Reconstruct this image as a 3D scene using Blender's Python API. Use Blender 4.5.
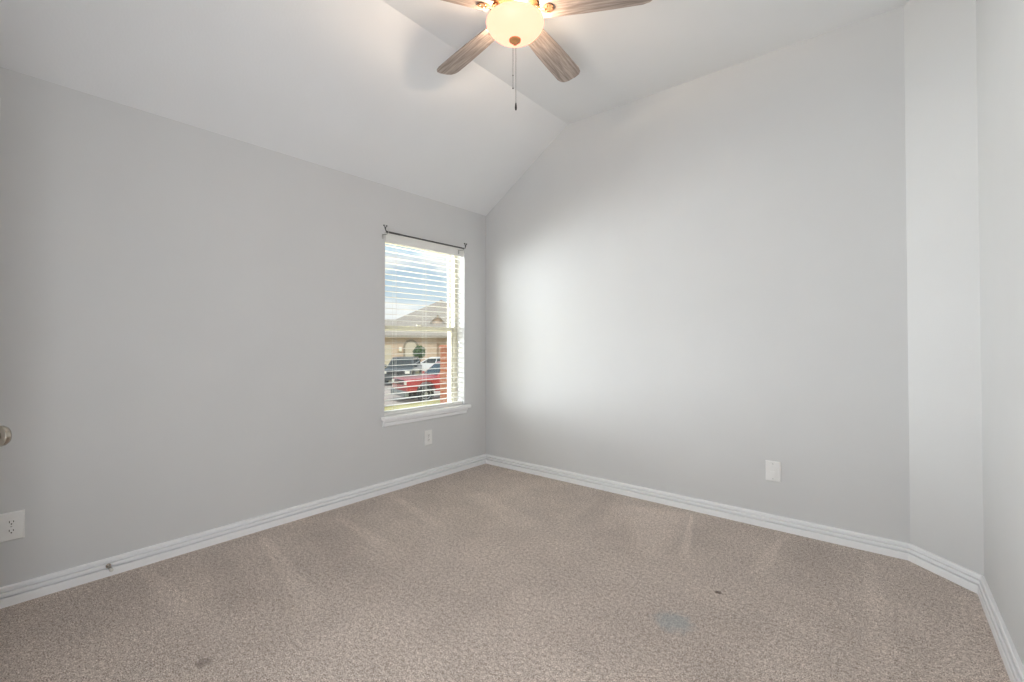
import bpy, bmesh, math, random
from mathutils import Vector, Matrix

R = math.radians
SC = bpy.context.scene
COL = SC.collection
for o in list(bpy.data.objects):
    bpy.data.objects.remove(o)
random.seed(7)

# ------------------------------------------------------------------ camera
cam_d = bpy.data.cameras.new('camera')
cam_d.sensor_width = 36.0
cam_d.lens = 461.4 / 1024.0 * 36.0
cam_d.shift_y = -6.21 / 1024.0
cam_d.clip_start = 0.02
cam_d.clip_end = 300
cam = bpy.data.objects.new('camera', cam_d)
COL.objects.link(cam)
CAM = (3.162, -3.409, 1.215)
cam.location = CAM
cam.rotation_euler = (R(90.817), 0, R(39.60))
SC.camera = cam

# ------------------------------------------------------------------ view transform, sky, sun, large lights
SC.view_settings.view_transform = 'Standard'
SC.view_settings.look = 'None'
SC.view_settings.gamma = 1.0
SC.view_settings.use_curve_mapping = False
SC.view_settings.exposure = 0.0


def lin(c):
    c = c / 255.0
    return c / 12.92 if c <= 0.04045 else ((c + 0.055) / 1.055) ** 2.4


def rgb(r, g, b):
    return (lin(r), lin(g), lin(b), 1.0)


world = bpy.data.worlds.new('sky')
SC.world = world
world.use_nodes = True
nt = world.node_tree
nt.nodes.clear()
w_out = nt.nodes.new('ShaderNodeOutputWorld')
w_bg = nt.nodes.new('ShaderNodeBackground')
w_tc = nt.nodes.new('ShaderNodeTexCoord')
w_map = nt.nodes.new('ShaderNodeMapping')
w_map.inputs['Scale'].default_value = (1.0, 1.0, 3.4)
w_map.inputs['Location'].default_value = (0.35, 0.2, 0.05)
w_noise = nt.nodes.new('ShaderNodeTexNoise')
w_noise.inputs['Scale'].default_value = 3.6
w_noise.inputs['Detail'].default_value = 5
w_noise.inputs['Roughness'].default_value = 0.55
w_ramp = nt.nodes.new('ShaderNodeValToRGB')
w_ramp.color_ramp.elements[0].position = 0.44
w_ramp.color_ramp.elements[1].position = 0.56
w_sep = nt.nodes.new('ShaderNodeSeparateXYZ')
w_grad = nt.nodes.new('ShaderNodeValToRGB')
w_grad.color_ramp.elements[0].position = 0.0
w_grad.color_ramp.elements[0].color = rgb(222, 233, 240)
w_grad.color_ramp.elements[1].position = 0.30
w_grad.color_ramp.elements[1].color = rgb(150, 192, 226)
w_mix = nt.nodes.new('ShaderNodeMixRGB')
w_mix.inputs['Color2'].default_value = rgb(252, 253, 254)
w_bg.inputs['Strength'].default_value = 1.0
L = nt.links.new
L(w_tc.outputs['Generated'], w_map.inputs['Vector'])
L(w_map.outputs['Vector'], w_noise.inputs['Vector'])
L(w_noise.outputs['Fac'], w_ramp.inputs['Fac'])
L(w_tc.outputs['Generated'], w_sep.inputs['Vector'])
L(w_sep.outputs['Z'], w_grad.inputs['Fac'])
L(w_ramp.outputs['Color'], w_mix.inputs['Fac'])
L(w_grad.outputs['Color'], w_mix.inputs['Color1'])
L(w_mix.outputs['Color'], w_bg.inputs['Color'])
L(w_bg.outputs['Background'], w_out.inputs['Surface'])


def lamp(name, kind, loc, energy, color=(1, 1, 1), rot=(0, 0, 0), **kw):
    d = bpy.data.lights.new(name, kind)
    d.energy = energy
    d.color = color
    for k, v in kw.items():
        setattr(d, k, v)
    o = bpy.data.objects.new(name, d)
    COL.objects.link(o)
    o.location = loc
    o.rotation_euler = rot
    return o


# sun stands behind the house (+X side), so no sun patch falls in the room
lamp('sun', 'SUN', (20, -10, 30), 2.6, (1.0, 0.93, 0.84), (R(38), 0, R(62)), angle=R(8))
# fill lamp added behind the camera, in an opening made for it
lamp('rear_fill_light', 'AREA', (2.60, -3.74, 1.05), 49, (0.935, 0.965, 1.0), (R(-118), 0, R(202)),
     shape='RECTANGLE', size=1.2, size_y=1.95)
# area lamps added outside, out of view, to boost light through the window
lamp('window_fill_light', 'AREA', (-4.20, -0.95, 0.85), 860, (0.95, 0.975, 1.0), (R(90), 0, R(-88)),
     shape='RECTANGLE', size=4.4, size_y=1.7)
lamp('side_fill_light', 'AREA', (-2.60, -3.60, 2.30), 720, (0.95, 0.975, 1.0), (R(90), 0, R(-42)),
     shape='RECTANGLE', size=4.6, size_y=3.4)  # added lamp, slanting through the window to brighten the far wall


# ------------------------------------------------------------------ material helpers
def new_mat(name):
    m = bpy.data.materials.new(name)
    m.use_nodes = True
    n = m.node_tree
    return m, n, n.nodes['Principled BSDF']


def mat(name, color, rough=0.6, metal=0.0, var=0.0, scale=20.0, bump=0.0, bscale=200.0, bdist=0.002, coat=0.0,
        stretch=None, spec=0.5):
    """procedural surface: base colour with noise variation and a noise bump"""
    m, n, b = new_mat(name)
    b.inputs['Roughness'].default_value = rough
    b.inputs['Metallic'].default_value = metal
    b.inputs['Coat Weight'].default_value = coat
    b.inputs['Specular IOR Level'].default_value = spec
    tc = n.nodes.new('ShaderNodeTexCoord')
    no = n.nodes.new('ShaderNodeTexNoise')
    no.inputs['Scale'].default_value = scale
    no.inputs['Detail'].default_value = 4
    src = tc.outputs['Object']
    if stretch:
        mp = n.nodes.new('ShaderNodeMapping')
        mp.inputs['Scale'].default_value = stretch
        n.links.new(src, mp.inputs['Vector'])
        src = mp.outputs['Vector']
    n.links.new(src, no.inputs['Vector'])
    rp = n.nodes.new('ShaderNodeValToRGB')
    c = color
    rp.color_ramp.elements[0].position = 0.3
    rp.color_ramp.elements[1].position = 0.7
    rp.color_ramp.elements[0].color = tuple(max(0, x * (1 - var)) for x in c[:3]) + (1,)
    rp.color_ramp.elements[1].color = tuple(min(1, x * (1 + var)) for x in c[:3]) + (1,)
    n.links.new(no.outputs['Fac'], rp.inputs['Fac'])
    n.links.new(rp.outputs['Color'], b.inputs['Base Color'])
    if bump:
        n2 = n.nodes.new('ShaderNodeTexNoise')
        n2.inputs['Scale'].default_value = bscale
        n2.inputs['Detail'].default_value = 3
        n.links.new(src, n2.inputs['Vector'])
        bp = n.nodes.new('ShaderNodeBump')
        bp.inputs['Strength'].default_value = bump
        bp.inputs['Distance'].default_value = bdist
        n.links.new(n2.outputs['Fac'], bp.inputs['Height'])
        n.links.new(bp.outputs['Normal'], b.inputs['Normal'])
    return m


def brick_mat(name, c1, c2, mortar, scale=4.0, rough=0.85):
    m, n, b = new_mat(name)
    b.inputs['Roughness'].default_value = rough
    tc = n.nodes.new('ShaderNodeTexCoord')
    sp = n.nodes.new('ShaderNodeSeparateXYZ')
    ad = n.nodes.new('ShaderNodeMath')
    ad.operation = 'ADD'
    cb = n.nodes.new('ShaderNodeCombineXYZ')
    br = n.nodes.new('ShaderNodeTexBrick')
    br.inputs['Color1'].default_value = c1
    br.inputs['Color2'].default_value = c2
    br.inputs['Mortar'].default_value = mortar
    br.inputs['Scale'].default_value = scale
    br.inputs['Mortar Size'].default_value = 0.02
    br.inputs['Brick Width'].default_value = 0.9
    br.inputs['Row Height'].default_value = 0.3
    n.links.new(tc.outputs['Object'], sp.inputs['Vector'])
    n.links.new(sp.outputs['X'], ad.inputs[0])
    n.links.new(sp.outputs['Y'], ad.inputs[1])
    n.links.new(ad.outputs['Value'], cb.inputs['X'])
    n.links.new(sp.outputs['Z'], cb.inputs['Y'])
    n.links.new(cb.outputs['Vector'], br.inputs['Vector'])
    n.links.new(br.outputs['Color'], b.inputs['Base Color'])
    return m


def glass_mat(name, tint=(1, 1, 1, 1), refl=0.06):
    m, n, b = new_mat(name)
    n.nodes.remove(b)
    out = n.nodes['Material Output']
    tr = n.nodes.new('ShaderNodeBsdfTransparent')
    tr.inputs['Color'].default_value = tint
    gl = n.nodes.new('ShaderNodeBsdfGlossy')
    gl.inputs['Roughness'].default_value = 0.02
    lw = n.nodes.new('ShaderNodeLayerWeight')
    lw.inputs['Blend'].default_value = 0.5
    pw = n.nodes.new('ShaderNodeMath')
    pw.operation = 'POWER'
    pw.inputs[1].default_value = 4.0
    ma = n.nodes.new('ShaderNodeMath')
    ma.operation = 'MULTIPLY_ADD'
    ma.inputs[1].default_value = 0.5
    ma.inputs[2].default_value = 0.03
    mx = n.nodes.new('ShaderNodeMixShader')
    n.links.new(lw.outputs['Facing'], pw.inputs[0])
    n.links.new(pw.outputs['Value'], ma.inputs[0])
    n.links.new(ma.outputs['Value'], mx.inputs['Fac'])
    n.links.new(tr.outputs['BSDF'], mx.inputs[1])
    n.links.new(gl.outputs['BSDF'], mx.inputs[2])
    n.links.new(mx.outputs['Shader'], out.inputs['Surface'])
    return m


def carpet_mat():
    m, n, b = new_mat('carpet')
    b.inputs['Roughness'].default_value = 1.0
    b.inputs['Specular IOR Level'].default_value = 0.05
    b.inputs['Sheen Weight'].default_value = 0.15
    N, K = n.nodes, n.links.new
    tc = N.new('ShaderNodeTexCoord')
    P = tc.outputs['Object']

    def noise(scale, detail=3, rough=0.6):
        x = N.new('ShaderNodeTexNoise')
        x.inputs['Scale'].default_value = scale
        x.inputs['Detail'].default_value = detail
        x.inputs['Roughness'].default_value = rough
        K(P, x.inputs['Vector'])
        return x.outputs['Fac']

    def math_(op, a, c=None, clamp=False):
        x = N.new('ShaderNodeMath')
        x.operation = op
        x.use_clamp = clamp
        for i, v in enumerate((a, c)):
            if v is None:
                continue
            if isinstance(v, (int, float)):
                x.inputs[i].default_value = v
            else:
                K(v, x.inputs[i])
        return x.outputs['Value']

    def mapr(v, a0, a1, b0, b1, smooth=True):
        x = N.new('ShaderNodeMapRange')
        x.interpolation_type = 'SMOOTHSTEP' if smooth else 'LINEAR'
        for nm, val in (('From Min', a0), ('From Max', a1), ('To Min', b0), ('To Max', b1)):
            x.inputs[nm].default_value = val
        K(v, x.inputs['Value'])
        return x.outputs['Result']

    # tuft speckle
    tuft = math_('ADD', math_('MULTIPLY', noise(210, 2, 0.8), 0.72), math_('MULTIPLY', noise(60, 3, 0.7), 0.28))
    rp = N.new('ShaderNodeValToRGB')
    e = rp.color_ramp.elements
    e[0].position = 0.38
    e[0].color = rgb(112, 97, 87)
    e[1].position = 0.62
    e[1].color = rgb(252, 241, 231)
    mid = e.new(0.5)
    mid.color = rgb(193, 178, 166)
    K(tuft, rp.inputs['Fac'])
    # large blotches where the pile leans one way or the other
    val = mapr(noise(1.7, 3, 0.6), 0.3, 0.7, 0.93, 1.06)
    val = math_('MULTIPLY', val, mapr(noise(7.0, 3, 0.6), 0.3, 0.7, 0.97, 1.03))
    sx = N.new('ShaderNodeSeparateXYZ')
    K(P, sx.inputs['Vector'])
    PX, PY = sx.outputs['X'], sx.outputs['Y']

    def streak(ax, ay, bx, by, w0, w1, gain):
        """vacuum track: a soft wedge from a to b, half width w0 -> w1"""
        dx, dy = bx - ax, by - ay
        ln = math.hypot(dx, dy)
        ux, uy = dx / ln, dy / ln
        x, y = math_('SUBTRACT', PX, ax), math_('SUBTRACT', PY, ay)
        s = math_('ADD', math_('MULTIPLY', x, ux), math_('MULTIPLY', y, uy))
        t = math_('ABSOLUTE', math_('ADD', math_('MULTIPLY', x, -uy), math_('MULTIPLY', y, ux)))
        half = mapr(s, 0, ln, w0, w1, False)
        q = math_('DIVIDE', t, half)
        mk = mapr(q, 0.45, 1.25, 1, 0)
        ends = math_('MULTIPLY', mapr(s, -0.03, 0.05, 0, 1), mapr(s, ln * 0.6, ln * 1.05, 1, 0))
        return math_('MULTIPLY', math_('MULTIPLY', mk, ends), gain * 1.6)

    for st in STREAKS:
        val = math_('ADD', val, streak(*st))
    hv = N.new('ShaderNodeVectorMath')
    hv.operation = 'SCALE'
    K(rp.outputs['Color'], hv.inputs[0])
    K(val, hv.inputs['Scale'])
    colr = hv.outputs['Vector']

    def spot(cx, cy, r, col, amt):
        nonlocal colr
        x, y = math_('SUBTRACT', PX, cx), math_('SUBTRACT', PY, cy)
        d = math_('SQRT', math_('ADD', math_('MULTIPLY', x, x), math_('MULTIPLY', y, y)))
        d = math_('ADD', d, mapr(noise(30, 2), 0.3, 0.7, -0.25 * r, 0.25 * r, False))
        mk = mapr(d, 0.35 * r, 1.1 * r, amt, 0)
        mx = N.new('ShaderNodeMixRGB')
        mx.inputs['Color2'].default_value = col
        K(mk, mx.inputs['Fac'])
        K(colr, mx.inputs['Color1'])
        colr = mx.outputs['Color']
    for s in SPOTS:
        spot(*s)
    K(colr, b.inputs['Base Color'])
    bp = N.new('ShaderNodeBump')
    bp.inputs['Strength'].default_value = 0.4
    bp.inputs['Distance'].default_value = 0.005
    K(noise(190, 2, 0.8), bp.inputs['Height'])
    K(bp.outputs['Normal'], b.inputs['Normal'])
    return m


# tracks of the vacuum cleaner (floor metres): ax, ay, bx, by, half widths, gain
STREAKS = [
    (0.12, -2.17, 1.22, -2.37, 0.03, 0.07, 0.09),
    (0.22, -1.71, 1.02, -1.78, 0.03, 0.07, 0.08),
    (0.10, -2.75, 0.90, -2.72, 0.03, 0.08, 0.07),
    (0.08, -1.19, 1.05, -1.41, 0.03, 0.06, 0.08),
    (1.84, -0.13, 2.12, -1.05, 0.30, 0.02, 0.10),
    (2.06, -0.10, 2.26, -0.85, 0.012, 0.035, 0.13),
    (2.62, -0.10, 2.59, -0.86, 0.02, 0.06, 0.08),
    (3.05, -0.15, 3.13, -1.45, 0.03, 0.07, 0.06),
    (3.45, -0.29, 3.33, -1.55, 0.06, 0.14, 0.05),
    (0.55, -0.75, 1.50, -1.05, 0.10, 0.10, 0.05),
    (0.30, -1.90, 1.30, -2.10, 0.08, 0.12, -0.05),
    (0.10, -2.45, 1.00, -2.55, 0.07, 0.10, -0.05),
    (2.78, -0.10, 2.85, -0.90, 0.08, 0.15, -0.04),
    (1.45, -0.12, 1.60, -0.90, 0.05, 0.12, -0.05),
]
SPOTS = [
    (2.415, -1.411, 0.095, rgb(150, 168, 174), 0.42),
    (2.495, -1.035, 0.022, rgb(80, 62, 52), 0.75),
    (1.140, -2.796, 0.035, rgb(100, 84, 74), 0.45),
]

M = {}
M['wall'] = mat('wall_paint', rgb(213, 213, 212), 0.75, var=0.012, scale=3, bump=0.25, bscale=120, bdist=0.0012, spec=0.25)
M['ceiling'] = mat('ceiling_paint', rgb(230, 230, 230), 0.85, var=0.01, scale=3, bump=0.3, bscale=90, bdist=0.0015, spec=0.2)
M['trim'] = mat('white_trim_paint', rgb(247, 247, 247), 0.35, var=0.01)
M['carpet'] = carpet_mat()
M['vinyl'] = mat('almond_vinyl', rgb(202, 197, 181), 0.4, var=0.01)
M['slat'] = mat('white_slat', rgb(238, 237, 232), 0.4, var=0.012, scale=8)
M['cord'] = mat('cord', rgb(215, 214, 208), 0.8)
M['glass'] = glass_mat('window_glass', (0.97, 0.985, 0.98, 1))
M['plate'] = mat('outlet_plastic', rgb(236, 235, 232), 0.35, var=0.01)
M['dark'] = mat('dark_slot', rgb(48, 46, 44), 0.6)
M['screw'] = mat('screw_metal', rgb(190, 190, 186), 0.3, 1.0)
M['rod'] = mat('dark_rod_metal', rgb(92, 90, 88), 0.35, 0.85, var=0.05)
M['nickel'] = mat('satin_nickel', rgb(186, 178, 166), 0.25, 1.0, var=0.03)
M['rubber'] = mat('white_rubber', rgb(214, 212, 206), 0.6)
M['bronze'] = mat('bronze', rgb(112, 78, 52), 0.38, 0.9, var=0.1)
M['brass'] = mat('warm_bronze', rgb(206, 150, 98), 0.45, 0.3, var=0.1, scale=40)
M['arm'] = mat('brushed_bronze_arm', rgb(150, 112, 84), 0.4, 0.4, var=0.06)
M['fanwhite'] = mat('fan_motor_finish', rgb(120, 88, 62), 0.4, 0.8, var=0.06)


def wood_mat():
    m, n, b = new_mat('weathered_wood')
    N, K = n.nodes, n.links.new
    b.inputs['Roughness'].default_value = 0.55
    tc = N.new('ShaderNodeTexCoord')
    mp = N.new('ShaderNodeMapping')
    mp.inputs['Scale'].default_value = (2.2, 34, 10)
    no = N.new('ShaderNodeTexNoise')
    no.inputs['Scale'].default_value = 2.0
    no.inputs['Detail'].default_value = 8
    no.inputs['Roughness'].default_value = 0.65
    no.inputs['Distortion'].default_value = 0.4
    rp = N.new('ShaderNodeValToRGB')
    e = rp.color_ramp.elements
    e[0].position = 0.3
    e[0].color = rgb(110, 96, 88)
    e[1].position = 0.72
    e[1].color = rgb(206, 190, 178)
    K(tc.outputs['Object'], mp.inputs['Vector'])
    K(mp.outputs['Vector'], no.inputs['Vector'])
    K(no.outputs['Fac'], rp.inputs['Fac'])
    K(rp.outputs['Color'], b.inputs['Base Color'])
    return m


M['wood'] = wood_mat()


def bowl_mat():
    m, n, b = new_mat('lit_frosted_glass')
    b.inputs['Base Color'].default_value = rgb(140, 134, 120)
    b.inputs['Roughness'].default_value = 0.45
    N, K = n.nodes, n.links.new
    tc = N.new('ShaderNodeTexCoord')
    no = N.new('ShaderNodeTexNoise')
    no.inputs['Scale'].default_value = 9
    no.inputs['Detail'].default_value = 3
    rp = N.new('ShaderNodeValToRGB')
    rp.color_ramp.elements[0].color = (2.7, 0.74, 0.46, 1)
    rp.color_ramp.elements[1].color = (2.7, 0.79, 0.52, 1)
    K(tc.outputs['Object'], no.inputs['Vector'])
    K(no.outputs['Fac'], rp.inputs['Fac'])
    K(rp.outputs['Color'], b.inputs['Emission Color'])
    b.inputs['Emission Strength'].default_value = 0.98
    return m


M['bowl'] = bowl_mat()
M['asphalt'] = mat('concrete_street', rgb(186, 174, 166), 0.9, var=0.08, scale=2)
M['concrete'] = mat('driveway_concrete', rgb(196, 186, 176), 0.9, var=0.06, scale=2)
M['lawn'] = mat('dry_lawn', rgb(176, 166, 104), 0.95, var=0.3, scale=1.4, bump=0.8, bscale=30, bdist=0.03)
M['shingle'] = mat('roof_shingle', rgb(168, 160, 150), 0.9, var=0.12, scale=6, bump=0.6, bscale=12, bdist=0.02)
M['brick_tan'] = brick_mat('tan_brick', rgb(214, 188, 164), rgb(200, 174, 150), rgb(212, 200, 186))
M['brick_red'] = brick_mat('orange_brick', rgb(176, 104, 76), rgb(186, 120, 92), rgb(192, 160, 138), 3.2)
M['cap'] = mat('cast_stone', rgb(196, 180, 160), 0.85, var=0.08)
M['fascia'] = mat('fascia_paint', rgb(150, 138, 120), 0.7)
M['garage'] = mat('garage_door_paint', rgb(208, 198, 180), 0.6, var=0.02)
M['hglass'] = mat('house_glass', rgb(70, 80, 88), 0.08, 0.0)
M['red'] = mat('red_car_paint', rgb(176, 52, 52), 0.3, 0.1, var=0.02, coat=0.6)
M['black'] = mat('charcoal_car_paint', rgb(74, 80, 82), 0.28, 0.2, var=0.02, coat=0.6)
M['white'] = mat('white_car_paint', rgb(230, 232, 234), 0.3, 0.0, var=0.01, coat=0.6)
M['carglass'] = mat('car_glass', rgb(58, 66, 68), 0.06)
M['tyre'] = mat('tyre', rgb(44, 44, 44), 0.9)
M['hub'] = mat('alloy', rgb(190, 192, 192), 0.3, 0.9)
M['chrome'] = mat('grey_bumper', rgb(132, 138, 136), 0.35, 0.3)
M['lens'] = mat('headlight_lens', rgb(246, 244, 232), 0.1)
M['tail'] = mat('tail_lens', rgb(170, 30, 30), 0.15)
M['blacktrim'] = mat('black_plastic', rgb(52, 54, 54), 0.6)
M['leaf'] = mat('leaf_green', rgb(96, 122, 82), 0.8, var=0.3, scale=3)
M['bark'] = mat('bark', rgb(104, 88, 72), 0.9, var=0.15)
M['lantern'] = mat('lantern_glass', rgb(248, 244, 228), 0.3)


# ------------------------------------------------------------------ mesh helpers
class MB:
    def __init__(self):
        self.b = bmesh.new()

    def box(self, lo, hi, mtx=None, bev=0.0, seg=2):
        t = bmesh.new()
        bmesh.ops.create_cube(t, size=1.0)
        for v in t.verts:
            v.co = Vector([lo[i] + (v.co[i] + 0.5) * (hi[i] - lo[i]) for i in range(3)])
        if bev:
            bmesh.ops.bevel(t, geom=t.edges[:], offset=bev, segments=seg, affect='EDGES', profile=0.5)
        return self._add(t, mtx)

    def _add(self, t, mtx=None):
        if mtx is not None:
            bmesh.ops.transform(t, matrix=mtx, verts=t.verts)
        bmesh.ops.recalc_face_normals(t, faces=t.faces)
        me = bpy.data.meshes.new('tmp')
        t.to_mesh(me)
        t.free()
        self.b.from_mesh(me)
        bpy.data.meshes.remove(me)
        return self

    def prism(self, pts, d, axis='Y', at=0.0, mtx=None, bev=0.0, seg=2):
        """extrude a 2D outline by d along an axis (pts: XZ for Y, YZ for X, XY for Z)"""
        t = bmesh.new()

        def P(p, h):
            if axis == 'Y':
                return (p[0], h, p[1])
            if axis == 'X':
                return (h, p[0], p[1])
            return (p[0], p[1], h)
        a = [t.verts.new(P(p, at)) for p in pts]
        c = [t.verts.new(P(p, at + d)) for p in pts]
        t.faces.new(a)
        t.faces.new(c[::-1])
        k = len(pts)
        for i in range(k):
            t.faces.new((a[i], c[i], c[(i + 1) % k], a[(i + 1) % k]))
        bmesh.ops.recalc_face_normals(t, faces=t.faces)
        if bev:
            bmesh.ops.bevel(t, geom=t.edges[:], offset=bev, segments=seg, affect='EDGES', profile=0.5)
        bmesh.ops.triangulate(t, faces=[f for f in t.faces if len(f.verts) > 4])
        return self._add(t, mtx)

    def lathe(self, prof, seg=32, mtx=None, cap=True):
        t = bmesh.new()
        rings = []
        for r, z in prof:
            if r < 1e-6:
                rings.append([t.verts.new((0, 0, z))])
            else:
                rings.append([t.verts.new((r * math.cos(2 * math.pi * i / seg), r * math.sin(2 * math.pi * i / seg), z))
                              for i in range(seg)])
        for A, B in zip(rings, rings[1:]):
            for i in range(seg):
                j = (i + 1) % seg
                if len(A) == 1 and len(B) == 1:
                    continue
                if len(A) == 1:
                    t.faces.new((A[0], B[i], B[j]))
                elif len(B) == 1:
                    t.faces.new((A[i], B[0], A[j]))
                else:
                    t.faces.new((A[i], B[i], B[j], A[j]))
        if cap:
            for rg in (rings[0], rings[-1]):
                if len(rg) > 2:
                    t.faces.new(rg)
        return self._add(t, mtx)

    def tube(self, pts, r, seg=8, mtx=None):
        t = bmesh.new()
        pts = [Vector(p) for p in pts]
        rs = r if isinstance(r, (list, tuple)) else [r] * len(pts)
        rings = []
        up = None
        for i, p in enumerate(pts):
            d = (pts[min(i + 1, len(pts) - 1)] - pts[max(i - 1, 0)]).normalized()
            if up is None:
                up = d.orthogonal().normalized()
            u = (up - d * up.dot(d)).normalized()
            up = u
            v = d.cross(u)
            rings.append([t.verts.new(p + rs[i] * (u * math.cos(2 * math.pi * k / seg) + v * math.sin(2 * math.pi * k / seg)))
                          for k in range(seg)])
        for A, B in zip(rings, rings[1:]):
            for k in range(seg):
                t.faces.new((A[k], A[(k + 1) % seg], B[(k + 1) % seg], B[k]))
        t.faces.new(rings[0][::-1])
        t.faces.new(rings[-1])
        return self._add(t, mtx)

    def sphere(self, c, r, sub=2, scale=(1, 1, 1)):
        t = bmesh.new()
        bmesh.ops.create_icosphere(t, subdivisions=sub, radius=r)
        for v in t.verts:
            v.co = Vector((v.co.x * scale[0] + c[0], v.co.y * scale[1] + c[1], v.co.z * scale[2] + c[2]))
        return self._add(t)

    def hexa(self, bot, top, mtx=None, bev=0.0):
        """box from 4 bottom and 4 top corners"""
        t = bmesh.new()
        a = [t.verts.new(p) for p in bot]
        c = [t.verts.new(p) for p in top]
        t.faces.new(a[::-1])
        t.faces.new(c)
        for i in range(4):
            j = (i + 1) % 4
            t.faces.new((a[i], a[j], c[j], c[i]))
        bmesh.ops.recalc_face_normals(t, faces=t.faces)
        if bev:
            bmesh.ops.bevel(t, geom=t.edges[:], offset=bev, segments=2, affect='EDGES', profile=0.5)
        return self._add(t, mtx)

    def build(self, name, m, parent=None, smooth=None, loc=None, rz=None):
        me = bpy.data.meshes.new(name)
        self.b.to_mesh(me)
        self.b.free()
        me.materials.append(m)
        if smooth is not None:
            for p in me.polygons:
                p.use_smooth = True
            me.set_sharp_from_angle(angle=R(smooth))
        o = bpy.data.objects.new(name, me)
        COL.objects.link(o)
        if parent is not None:
            o.parent = parent
        if loc is not None:
            o.location = loc
        if rz is not None:
            o.rotation_euler.z = rz
        return o


def tag(o, label, cat, group=None, kind=None):
    o['label'] = label
    o['category'] = cat
    if group:
        o['group'] = group
    if kind:
        o['kind'] = kind
    return o


def struct(o, label, cat):
    return tag(o, label, cat, kind='structure')


def empty(name, loc, rz=0.0):
    o = bpy.data.objects.new(name, None)
    COL.objects.link(o)
    o.location = loc
    o.rotation_euler = (0, 0, rz)
    o.empty_display_size = 0.1
    return o


# ------------------------------------------------------------------ room shell
YF = -3.62                                   # inner face of the wall with the doors
ZL, ZH, XR = 2.481, 3.119, 0.976              # low plate height, flat ceiling height, crease
A, B, Cc = (0, 0), (3.223, 0), (3.486, -0.247)
SL = 0.015
D = (Cc[0] + SL * (Cc[1] - YF), YF)
# window opening in the left wall
WY0, WY1, WZ0, WZ1 = -1.197, -0.302, 0.613, 2.10

f = MB().prism([(-0.2, -5.2), (3.85, -5.2), (3.85, 0.12), (-0.2, 0.12)], -0.1, 'Z', 0.0).build('floor', M['carpet'])
struct(f, 'beige carpeted floor with vacuum tracks', 'floor')

c = MB().prism([(0, ZL), (XR, ZH), (3.85, ZH), (3.85, 3.26), (0.90, 3.26), (0, 2.67)], 3.86, 'Y', -3.74).build('ceiling', M['ceiling'])
struct(c, 'pale vaulted ceiling, sloping down to the window wall', 'ceiling')

w = MB()
w.box((-0.2, -3.74, 0), (0, WY0, 2.67))
w.box((-0.2, WY1, 0), (0, 0.12, 2.67))
w.box((-0.2, WY0, 0), (0, WY1, WZ0 - 0.085))
w.box((-0.2, WY0, WZ1), (0, WY1, 2.67))
struct(w.build('wall_left', M['wall']), 'light grey wall with the window', 'wall')
w = MB().prism([(0, 0), (B[0], 0), (B[0], ZH), (XR, ZH), (0, ZL)], 0.12, 'Y', 0.0)
struct(w.build('wall_back', M['wall']), 'light grey far wall under the vaulted ceiling', 'wall')
nx, ny = 0.684, 0.729
w = MB().prism([B, Cc, (Cc[0] + 0.12 * nx, Cc[1] + 0.12 * ny), (B[0] + 0.12 * nx, B[1] + 0.12 * ny + 0.02), (B[0], 0.12)], ZH, 'Z', 0.0)
struct(w.build('wall_corner', M['wall']), 'narrow angled wall cutting off the far right corner', 'wall')
w = MB().prism([Cc, D, (D[0], -3.74), (D[0] + 0.14, -3.74), (Cc[0] + 0.12 * nx, Cc[1] + 0.12 * ny)], ZH, 'Z', 0.0)
struct(w.build('wall_right', M['wall']), 'light grey wall along the right edge', 'wall')
# front wall: closet door opening, plus an opening added for the fill lamp
DX0, DX1, DZ = 0.16, 0.95, 2.04
HX0, HX1 = 1.92, 3.32
w = MB()
for x0, x1, z0 in ((0, DX0, 0), (DX0, DX1, DZ), (DX1, HX0, 0), (HX0, HX1, DZ), (HX1, D[0], 0)):
    w.box((x0, -3.74, z0), (x1, YF, ZL))
w.prism([(0, ZL), (D[0], ZL), (D[0], ZH), (XR, ZH)], 0.12, 'Y', -3.74)
struct(w.build('wall_front', M['wall']), 'light grey wall behind the viewer, with the door and an added light opening', 'wall')
h = MB()  # unseen shell added around the fill lamp, blocks sky light
h.box((-0.2, -5.3, 0), (3.85, -5.2, 2.5))
h.box((-0.3, -5.3, 0), (-0.2, -3.74, 2.5))
h.box((3.85, -5.3, 0), (3.95, -3.74, 2.5))
h.box((-0.3, -5.3, 2.5), (3.95, -3.74, 2.6))
struct(h.build('wall_rear_shell', M['wall']), 'unseen shell added behind the front wall to keep out sky light', 'wall')

# baseboards, mitred at the corners
PROF = [(0, 0), (0.025, 0), (0.025, 0.042), (0.023, 0.046), (0.004, 0.047), (0.004, 0.058), (0.021, 0.060), (0.021, 0.072), (0.019, 0.075),
        (0.003, 0.076), (0.003, 0.086), (0.015, 0.088), (0.015, 0.101), (0.011, 0.106), (0, 0.106)]
PROF = [(p, z * 0.84) for p, z in PROF]


def sweep(path):
    """returns a list of meshes, one per segment"""
    n = len(path)
    nrm = []
    for i in range(n - 1):
        d = (Vector(path[i + 1]) - Vector(path[i])).normalized()
        nrm.append(Vector((d.y, -d.x)))
    off = []
    for i in range(n):
        a = nrm[max(i - 1, 0)]
        b_ = nrm[min(i, n - 2)]
        m_ = a + b_
        off.append(m_ / (m_.dot(a)) if m_.length > 1e-6 else a)
    out = []
    for i in range(n - 1):
        t = bmesh.new()
        r0 = [t.verts.new((path[i][0] + off[i].x * p, path[i][1] + off[i].y * p, z)) for p, z in PROF]
        r1 = [t.verts.new((path[i + 1][0] + off[i + 1].x * p, path[i + 1][1] + off[i + 1].y * p, z)) for p, z in PROF]
        k = len(PROF)
        for j in range(k):
            t.faces.new((r0[j], r0[(j + 1) % k], r1[(j + 1) % k], r1[j]))
        t.faces.new(r0)
        t.faces.new(r1[::-1])
        mb = MB()
        mb._add(t)
        out.append(mb)
    return out


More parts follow.
